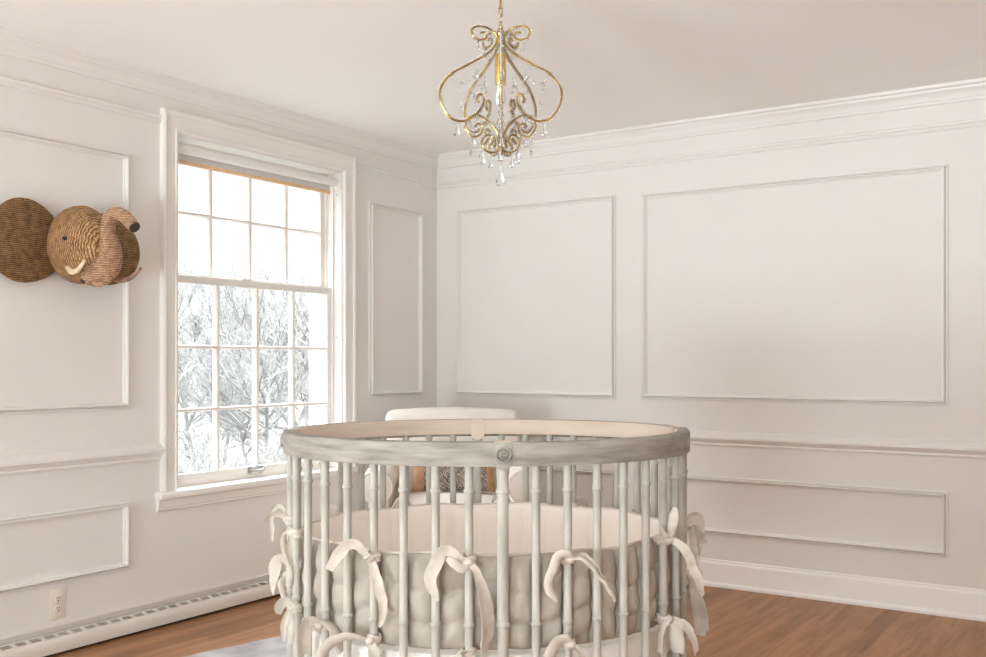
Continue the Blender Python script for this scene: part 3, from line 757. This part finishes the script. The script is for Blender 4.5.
tie(6, 0.496, [[(-8, 0, .012, .012), (-15, -14, .016, .014), (-17, -34, .016, .014)], [(1, -12, .016, .018), (2, -34, .016, .020)], [(9, -4, .014, .012), (17, -16, .02, .014), (22, -36, .02, .014)]], seed=13)
tie(9, 0.560, [[(5, 6, .012, .012), (4, -16, .006, .018), (9, -40, .006, .022), (13, -64, .006, .018)], [(3, -20, .012, .014), (6, -50, .014, .018), (8, -70, .014, .012)]], seed=14)
# far side, seen through the spindles
for q, s in ((13, 21), (16, 22), (19, 23), (23, 24), (26, 25)):
    tie(q, 0.690, [[(-6, 8, .012, .010), (-12, 2, .014, .010), (-14, -16, .012, .006)], [(6, 8, .012, .010), (12, 0, .014, .010), (13, -18, .012, .006)]], seed=s)

# ------------------------------------------------------------------ armchair in the corner
AC = CAM + FW * 5.17 + RT * (-0.215); AC.z = 0
AF = (-FW + RT * 0.03).normalized(); AL = V((AF.y, -AF.x, 0))      # AL points to screen left... forward, left
if AL.dot(RT) > 0: AL = -AL
ar = thing('armchair', AC, 'cream upholstered armchair in the corner behind the crib', 'chair')
def ap(f, l, z): return AC + AF * f + AL * l + V((0, 0, z))
def pad(f0, f1, l0, l1, z0, z1, bev, puff=0.0, lean=0.0, res=10):
    """soft upholstered block"""
    bm = new(); box(bm, f0, f1, l0, l1, z0, z1)
    bmesh.ops.bevel(bm, geom=list(bm.edges), offset=bev, segments=5, affect='EDGES', profile=0.55)
    bmesh.ops.subdivide_edges(bm, edges=[e for e in bm.edges if e.calc_length() > 0.10], cuts=5, use_grid_fill=True)
    cf, cl, cz = (f0 + f1) / 2, (l0 + l1) / 2, (z0 + z1) / 2
    for v in bm.verts:
        a, b_, c = (v.co.x - cf) / ((f1 - f0) / 2), (v.co.y - cl) / ((l1 - l0) / 2), (v.co.z - cz) / ((z1 - z0) / 2)
        g = puff
        dx = g * a * max(0, 1 - b_ * b_) * max(0, 1 - c * c); dz = g * c * max(0, 1 - a * a) * max(0, 1 - b_ * b_) ; dy = 0
        n_ = noise.noise(v.co * 9) * 0.003
        f_, l_, z_ = v.co.x + dx + n_, v.co.y + dy, v.co.z + dz + n_
        if lean: f_ -= lean * max(0, z_ - 0.40)
        v.co = ap(f_, l_, z_)
    return bm
kid('back_rest', pad(-0.30, -0.14, -0.365, 0.355, 0.16, 0.905, 0.05, 0.018, 0.10), M_UPH, ar)
kid('seat_base', pad(-0.25, 0.40, -0.33, 0.33, 0.14, 0.34, 0.03, 0.01), M_UPH, ar)
kid('seat_cushion', pad(-0.17, 0.42, -0.295, 0.295, 0.335, 0.475, 0.05, 0.03), M_UPH, ar)
for s in (-1, 1):
    l0, l1 = (0.295, 0.385) if s > 0 else (-0.385, -0.295)
    a_ = kid('arm', pad(-0.20, 0.38, l0, l1, 0.14, 0.53, 0.03, 0.005), M_UPH, ar)
    bm = new(); pts = [ap(-0.20, s * 0.352, 0.585), ap(0.10, s * 0.352, 0.580), ap(0.385, s * 0.352, 0.570)]
    tube(bm, cr(pts, 6), [0.078, 0.080, 0.080], 20); kid('arm_roll', bm, M_UPH, a_)
    bm = new(); lathe(bm, [(0.0, 0), (0.062, 0), (0.066, 0.004), (0.060, 0.008), (0.02, 0.012), (0, 0.012)], ap(0.385, s * 0.352, 0.570), 20, axis=AF); kid('arm_face', bm, M_UPH, a_)
for f_, l_ in ((0.34, 0.30), (0.34, -0.30), (-0.20, 0.30), (-0.20, -0.30)):
    bm = new(); lathe(bm, [(0, 0), (0.016, 0), (0.024, 0.13), (0.026, 0.15), (0, 0.15)], ap(f_, l_, 0), 14); kid('leg', bm, M_LEG, ar)

# lumbar pillow leaning on the chair back
pc = ap(-0.05, -0.015, 0.0); pil = thing('throw_pillow', V((pc.x, pc.y, 0.50)), 'dark patterned pillow with tan edges on the armchair', 'pillow')
def pillow_bm(hw_, hh, th, tilt, edge_only=False):
    bm = new(); n = 22; F_, B_ = {}, {}
    for i in range(n + 1):
        for j in range(n + 1):
            a, b_ = -1 + 2 * i / n, -1 + 2 * j / n
            k = ((1 - a * a) * (1 - b_ * b_)) ** 0.42
            pin = 1 - 0.05 * (1 - abs(a)) * b_ * b_ ; pinw = 1 - 0.06 * (1 - abs(b_))
            u, v_ = a * hw_ * pinw, b_ * hh * pin
            for D_, s in ((F_, 1), (B_, -1)):
                if s < 0 and (i in (0, n) or j in (0, n)): D_[i, j] = F_[i, j]; continue
                z = 0.502 + (v_ + hh) * math.cos(tilt) ; f_ = 0.015 - (v_ + hh) * math.sin(tilt) + s * th * k
                D_[i, j] = bm.verts.new(ap(f_, -u - 0.012, z))
    for i in range(n):
        for j in range(n):
            f1 = bm.faces.new((F_[i, j], F_[i + 1, j], F_[i + 1, j + 1], F_[i, j + 1]))
            f2 = bm.faces.new((B_[i, j], B_[i, j + 1], B_[i + 1, j + 1], B_[i + 1, j]))
            mi = 1 if (i < 3 or i >= n - 2) else 0
            f1.material_index = mi; f2.material_index = mi
    return bm
kid('cover', pillow_bm(0.215, 0.125, 0.065, 0.22), [M_PILLOW, M_PILLOWB], pil)

# ------------------------------------------------------------------ wicker elephant head
EY, EZ = -2.535, 1.632
el = thing('wicker_elephant_head', (0.0, EY, EZ), 'woven wicker elephant head mounted on the left wall', 'wall decoration')
bm = new(); bmesh.ops.create_uvsphere(bm, u_segments=48, v_segments=32, radius=1)
for v in bm.verts:
    x, y, z = v.co
    if x < -0.75: x = -0.75
    wob = 1 + 0.012 * noise.noise(V((x * 3, y * 3, z * 3)))
    # broad brow, tapering to the trunk root low in front
    nar = 1 - 0.18 * max(0, x)
    v.co = V((0.105 + x * 0.140, EY - 0.005 + y * 0.132 * nar * wob, EZ + 0.006 + z * 0.158 * wob - 0.028 * max(0, x) ** 1.5))
head = kid('head', bm, M_WICK, el)
for s in (-1, 1):
    bm = new(); n, rg = 40, 9; rows = []
    cy = EY + (-0.205 if s < 0 else 0.166); rows_b = []
    for k in range(rg + 1):
        rr = k / rg; row, rb = [], []
        for a in range(n):
            an = 2 * PI * a / n
            ry, rz = (0.166, 0.164) if s < 0 else (0.138, 0.150)
            edge = 1 + 0.03 * math.cos(3 * an + 0.5)
            y_, z_ = cy + ry * rr * math.cos(an) * edge, EZ + 0.006 + rz * rr * math.sin(an) * edge
            dome = 0.046 + 0.016 * (1 - rr * rr) + 0.022 * (math.cos(an) * s * rr) * 0.5
            row.append(bm.verts.new((dome, y_, z_)) if k else None); rb.append(bm.verts.new((dome - (0.018 if k < rg else 0.012), y_, z_)) if k else None)
        rows.append(row); rows_b.append(rb)
    for RWS in (rows, rows_b):
        c_ = bm.verts.new((0.062 if RWS is rows else 0.044, cy, EZ + 0.006))
        for a in range(n): bm.faces.new((c_, RWS[1][a], RWS[1][(a + 1) % n]))
        for k in range(1, rg):
            for a in range(n): bm.faces.new((RWS[k][a], RWS[k][(a + 1) % n], RWS[k + 1][(a + 1) % n], RWS[k + 1][a]))
    for a in range(n): bm.faces.new((rows[rg][a], rows_b[rg][a], rows_b[rg][(a + 1) % n], rows[rg][(a + 1) % n]))
    kid('ear', bm, M_WICKEAR, el)
bm = new()
tp = cr([(0.13, EY, EZ - 0.085), (0.195, EY, EZ - 0.105), (0.262, EY, EZ - 0.088), (0.285, EY, EZ - 0.025), (0.262, EY, EZ + 0.045), (0.282, EY, EZ + 0.108), (0.355, EY - 0.004, EZ + 0.108), (0.440, EY - 0.010, EZ + 0.052)], 8)
tube(bm, tp, [0.060, 0.062, 0.050, 0.040, 0.029, 0.028, 0.026, 0.024], 22)
tr_ = kid('trunk', bm, M_WICKTR, el)
bm = new(); dv = (tp[-1] - tp[-2]).normalized(); lathe(bm, [(0.0, 0.0), (0.019, 0.0), (0.021, 0.0015), (0, 0.0018)], tp[-1] + dv * 0.0005, 18, axis=dv); kid('trunk_opening', bm, M_DARK, tr_)
bm = new(); tube(bm, cr([(0.135, EY - 0.088, EZ - 0.088), (0.180, EY - 0.104, EZ - 0.112), (0.225, EY - 0.104, EZ - 0.106), (0.262, EY - 0.100, EZ - 0.070)], 8), [0.012, 0.0125, 0.010, 0.006], 12)
kid('tusk', bm, M_TUSK, el, label='straw coloured tusk facing the room')
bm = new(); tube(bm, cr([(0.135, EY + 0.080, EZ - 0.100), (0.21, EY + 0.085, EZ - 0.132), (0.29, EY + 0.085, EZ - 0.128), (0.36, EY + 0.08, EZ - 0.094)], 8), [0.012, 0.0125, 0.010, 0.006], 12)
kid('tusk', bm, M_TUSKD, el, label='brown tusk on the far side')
for s in (-1, 1):
    bm = new(); ball(bm, (0.158, EY - 0.005 + s * 0.112, EZ + 0.018), 0.009, 12, 8); kid('eye', bm, M_EYE, el)
bm = new(); ball(bm, (0.165, EY - 0.02, EZ - 0.142), 0.026, 14, 8, (1.1, 1.2, 0.45)); kid('mouth', bm, M_DARK, el)

# ------------------------------------------------------------------ chandelier
LD = 3.2
LC = CAM + FW * LD + RT * ((500.6 - CX) / FPX * LD)
def lz(yz): return CAM.z + (HZ - yz / 3.2875) / FPX * LD        # picture row -> height at the lamp
U = LD / FPX / 3.2875 / 0.951
lamp = thing('chandelier', V((LC.x, LC.y, H)), 'gilt beaded chandelier with crystal drops above the crib', 'chandelier')
def arm_pts(prof, az, n=6):
    d = RT * math.cos(az) + FW * math.sin(az)
    return cr([V((LC.x, LC.y, 0)) + d * (r * U) + V((0, 0, lz(y_))) for r, y_ in prof], n)
ARM = [(10, 122), (20, 155), (53, 188), (105, 222), (160, 258), (194, 308), (192, 358), (162, 401), (118, 407), (82, 384), (58, 350), (56, 324), (70, 316), (78, 334), (70, 344)]
SCR = [(6, 468), (14, 435), (40, 402), (76, 384), (106, 398), (114, 428), (92, 456), (66, 446), (58, 424), (72, 412), (84, 424)]
BOT = [(4, 494), (30, 504), (54, 494), (62, 472), (50, 450), (33, 448), (26, 468), (36, 480)]
TOP = [(6, 138), (22, 110), (46, 96), (76, 95), (94, 108), (90, 130), (66, 138), (46, 128), (52, 112), (66, 116)]
def pendant(bm, c, ln, r):
    """faceted teardrop hanging with its top at c"""
    lathe(bm, [(0, 0), (r * 0.16, -ln * 0.03), (r * 0.20, -ln * 0.25), (r * 0.48, -ln * 0.52), (r * 0.95, -ln * 0.76), (r, -ln * 0.84), (r * 0.7, -ln * 0.95), (0, -ln)], c, 8)
def spear(bm, c, ln, r): lathe(bm, [(0, 0), (r, -ln * 0.35), (0, -ln)], c, 6)
def disc(bm, c, r, ax): lathe(bm, [(0, -r * .45), (r * .6, -r * .38), (r, 0), (r * .6, r * .38), (0, r * .45)], c, 8, axis=ax)
for k in range(5):
    az = math.radians(-90 + 72 * k); d = RT * math.cos(az) + FW * math.sin(az); sd = V((-d.y, d.x, 0))
    base = V((LC.x, LC.y, 0))
    paths = {}
    bm = new()
    P = arm_pts(ARM, az); paths['arm'] = P; tube(bm, P, 0.0046, 8, flat=0.8, wide=sd)
    a_ = kid('arm', bm, M_GOLD, lamp)
    for nm, pr in (('lower_scroll', SCR), ('bottom_scroll', BOT), ('crown_scroll', TOP)):
        bm = new(); P = arm_pts(pr, az); paths[nm] = P; tube(bm, P, 0.0040, 8, flat=0.8, wide=sd); kid(nm, bm, M_GOLD, a_)
    bm = new()
    for nm, P in paths.items():
        acc = 0.0; step = 0.0085
        for p0, p1 in zip(P, P[1:]):
            L_ = (p1 - p0).length
            while acc < L_:
                p = p0 + (p1 - p0) * (acc / L_)
                tdir = (p1 - p0).normalized(); outw = tdir.cross(sd).normalized()
                for o_ in (1, -1):
                    bmesh.ops.create_icosphere(bm, subdivisions=1, radius=0.0036, matrix=Matrix.Translation(p + outw * 0.0056 * o_))
                acc += step
            acc -= L_
    kid('bead_trim', bm, M_BEAD, a_, label='row of small glass beads')
    # leaf collar where the arm flares
    bm = new(); c_ = base + d * (160 * U) + V((0, 0, lz(258))); ball(bm, c_, 0.0065, 8, 6, (1, 1, .8)); kid('collar', bm, M_GOLD, a_)
    bm = new(); ball(bm, base + d * (53 * U) + V((0, 0, lz(188))), 0.0055, 8, 6); kid('collar', bm, M_GOLD, a_)
    # crystals of this arm
    def strand(r, y0, seq, side=0.0):
        bm = new(); q = base + d * (r * U) + sd * side + V((0, 0, lz(y0))); zc = q.z
        for typ, sz in seq:
            if typ == 'd': disc(bm, V((q.x, q.y, zc - sz)), sz, V((CAM.x - q.x, CAM.y - q.y, 0))); zc -= 2 * sz + 0.0015
            elif typ == 'b': ball(bm, (q.x, q.y, zc - sz), sz, 8, 6); zc -= 2 * sz + 0.001
            elif typ == 't': pendant(bm, V((q.x, q.y, zc)), sz, sz * 0.27); zc -= sz
            elif typ == 's': spear(bm, V((q.x, q.y, zc)), sz, sz * 0.22); zc -= sz
        kid('crystal_strand', bm, M_CRYSTAL, a_)
    for r0_, y0_, r1_, y1_, sag, nb_ in ((158, 262, 74, 240, 34, 13), (112, 404, 60, 352, 26, 8), (90, 120, 52, 186, 14, 8)):
        bm = new()
        for i_ in range(nb_):
            t_ = i_ / (nb_ - 1); rr_ = r0_ + (r1_ - r0_) * t_; yy_ = y0_ + (y1_ - y0_) * t_ + sag * 4 * t_ * (1 - t_)
            q_ = base + d * (rr_ * U) + sd * 0.004 + V((0, 0, lz(yy_)))
            if i_ % 3 == 1: disc(bm, q_, 0.0052, V((CAM.x - q_.x, CAM.y - q_.y, 0)))
            else: ball(bm, q_, 0.0032, 8, 6)
        kid('bead_garland', bm, M_CRYSTAL, a_)
    strand(142, 405, [('b', .0035), ('t', .046)], 0.004)
    strand(98, 458, [('d', .0055), ('d', .0055), ('d', .0055), ('s', .026)], 0.003) if k in (1, 4) else strand(98, 458, [('b', .003), ('t', .038)], 0.003)
    strand(57, 500, [('b', .003), ('t', .036)], -0.003)
    strand(135, 284, [('d', .0062), ('d', .0055), ('b', .004)], 0.005)
    strand(128, 345, [('b', .0025), ('d', .0068)], -0.005)
    strand(75, 140, [('d', .0045), ('d', .0042), ('b', .003)], 0.004)
    strand(80, 232, [('b', .0028), ('t', .032)], 0.003)
    strand(66, 350, [('b', .003), ('d', .005)], -0.004)
    strand(72, 268, [('b', .0028), ('b', .0028), ('d', .0045)], 0.006)
    strand(82, 385, [('d', .0045), ('b', .003), ('t', .026)], -0.006)
bc = V((LC.x, LC.y, 0))
def lv(y_): return V((LC.x, LC.y, lz(y_)))
bm = new(); z0 = lz(150); lathe(bm, [(0, lz(150)), (0.010, lz(148)), (0.014, lz(135)), (0.011, lz(122)), (0.015, lz(112)), (0.009, lz(98)), (0.005, lz(88)), (0.004, lz(78)), (0, lz(78))], bc, 18); kid('hub', bm, M_GOLD, lamp)
bm = new(); lathe(bm, [(0, lz(180)), (0.0035, lz(180)), (0.0035, lz(150)), (0, lz(150))], bc, 10); kid('stem', bm, M_GOLD, lamp)
bm = new(); lathe(bm, [(0, lz(280)), (0.017, lz(280)), (0.0178, lz(278)), (0.0178, lz(184)), (0.016, lz(179)), (0, lz(179))], bc, 24); kid('socket', bm, M_BRASS, lamp, label='shiny brass lamp socket')
bm = new(); lathe(bm, [(0, lz(352)), (0.010, lz(348)), (0.016, lz(332)), (0.0165, lz(318)), (0.012, lz(298)), (0.011, lz(281)), (0, lz(281))], bc, 20); kid('bulb', bm, M_BULB, lamp)
bm = new(); lathe(bm, [(0, lz(512)), (0.006, lz(508)), (0.011, lz(494)), (0.008, lz(478)), (0.010, lz(464)), (0.006, lz(452)), (0.003, lz(440)), (0, lz(438))], bc, 16); kid('bottom_hub', bm, M_GOLD, lamp)
bm = new(); q = lv(512); ball(bm, q - V((0, 0, 0.009)), 0.0085, 12, 8); pendant(bm, lv(535), lz(535) - lz(614), 0.0165); kid('centre_drop', bm, M_CRYSTAL, lamp, label='largest clear crystal teardrop')
# chain up to the ceiling
zc = lz(80); i = 0
while zc < H - 0.035:
    bm = new(); pts = []; ln, hw2 = 0.017, 0.0052
    for k in range(16):
        a = 2 * PI * k / 16; ca, sa = math.cos(a), math.sin(a)
        u = hw2 * max(-1, min(1, ca * 1.3)); v_ = ln * (abs(sa) ** 0.8) * (1 if sa >= 0 else -1)
        dr = RT * .94 + FW * .34 if i % 2 else FW * .94 - RT * .34
        pts.append(V((LC.x, LC.y, zc + 0.013 + v_)) + dr * u)
    tube(bm, pts, 0.0019, 6, closed=True); kid('chain_link', bm, M_GOLD, lamp)
    zc += 0.0265; i += 1
bm = new(); lathe(bm, [(0, H - 0.045), (0.008, H - 0.045), (0.010, H - 0.03), (0.045, H - 0.02), (0.055, H - 0.006), (0.055, H), (0, H)], bc, 28); kid('canopy', bm, M_GOLD, lamp)

# ------------------------------------------------------------------ outside: bare winter garden
bm = new(); n = 40
gv = {}
for i in range(n + 1):
    for j in range(n + 1):
        x, y = -0.6 - 60 * i / n, -40 + 90 * j / n
        gv[i, j] = bm.verts.new((x, y, -0.7 + 0.15 * noise.noise(V((x * .15, y * .15, 0))) + max(0, (-x - 14)) * 0.03))
for i in range(n):
    for j in range(n): bm.faces.new((gv[i, j], gv[i + 1, j], gv[i + 1, j + 1], gv[i, j + 1]))
obj('ground_outside', bm, M_GROUND, kind='structure', label='pale winter lawn outside the window', cat='ground')

def tree_mesh(seed, h, spread, depth, r0, nb):
    rnd = random.Random(seed); bm = new()
    def grow(p, dvec, ln, r, lvl):
        pts = [p]; q = p.copy(); dd = dvec.copy(); ns = 4 if lvl < 2 else 3
        for _ in range(ns):
            dd = (dd + V((rnd.uniform(-1, 1), rnd.uniform(-1, 1), rnd.uniform(-.3, .6))) * 0.22).normalized()
            q = q + dd * (ln / ns); pts.append(q.copy())
        tube(bm, pts, [r, r * 0.62], 5 if lvl < 2 else 3, caps=False)
        if lvl >= depth: return
        for b in range(nb if lvl else nb + 3):
            f = rnd.uniform(0.25, 1.0); k = min(int(f * ns), ns - 1); s_ = pts[k].lerp(pts[k + 1], f * ns - k)
            out = V((rnd.uniform(-1, 1), rnd.uniform(-1, 1), rnd.uniform(-0.15, 0.8))).normalized()
            nd_ = (dd * 0.55 + out * spread).normalized()
            grow(s_, nd_, ln * rnd.uniform(0.5, 0.72), r * 0.55, lvl + 1)
    grow(V((0, 0, 0)), V((0, 0, 1)), h * 0.5, r0, 0)
    return bm
protos = []
for sd_, h, sp, dp, r0, nb in ((3, 3.4, 0.9, 4, 0.045, 5), (5, 2.6, 1.1, 4, 0.035, 5), (8, 4.2, 0.8, 4, 0.06, 5)):
    o = obj('bare_tree', tree_mesh(sd_, h, sp, dp, r0, nb), M_TWIG)
    protos.append(o)
spots = []
rnd = random.Random(11)
def gz(x, y): return -0.7 + 0.15 * noise.noise(V((x * .15, y * .15, 0))) + max(0, (-x - 14)) * 0.03
def at_px(px, d):          # ground position seen in direction px at depth d
    p = CAM + FW * d + RT * ((px - CX) / FPX * d); return p
lay = [(168, 14.0, 0, .95), (196, 16.5, 1, 1.10), (224, 18.5, 1, 1.0), (250, 15.5, 1, .85), (264, 13.2, 0, .80), (290, 17.5, 2, .95), (312, 14.5, 2, .90),
       (184, 9.6, 1, .52), (204, 11.4, 1, .55), (224, 9.2, 1, .48), (246, 10.8, 1, .50), (268, 9.4, 1, .50), (288, 11.4, 1, .55), (310, 9.8, 1, .55), (326, 11.6, 1, .6),
       (186, 25.0, 2, 1.1), (214, 28.0, 0, 1.3), (240, 24.0, 0, 1.2), (276, 28.0, 0, 1.3), (306, 25.0, 2, 1.2)]
for i, (px, d, k, s) in enumerate(lay):
    p = at_px(px, d)
    if p.x > -1.5: p = at_px(px, d + 2)
    use = [q for q in range(3) if protos[q].get('used') is None and q == k]
    if use: o = protos[k]; o['used'] = 1
    else: o = protos[k].copy(); COL.objects.link(o)
    o.location = (p.x, p.y, gz(p.x, p.y)); o.rotation_euler = (0, 0, rnd.uniform(0, 6.28)); o.scale = (s, s, s)
    tag(o, 'bare twiggy winter tree in the pale garden outside the window', 'tree', 'bare trees outside the window')
for o in list(bpy.data.objects):
    if 'used' in o: del o['used']
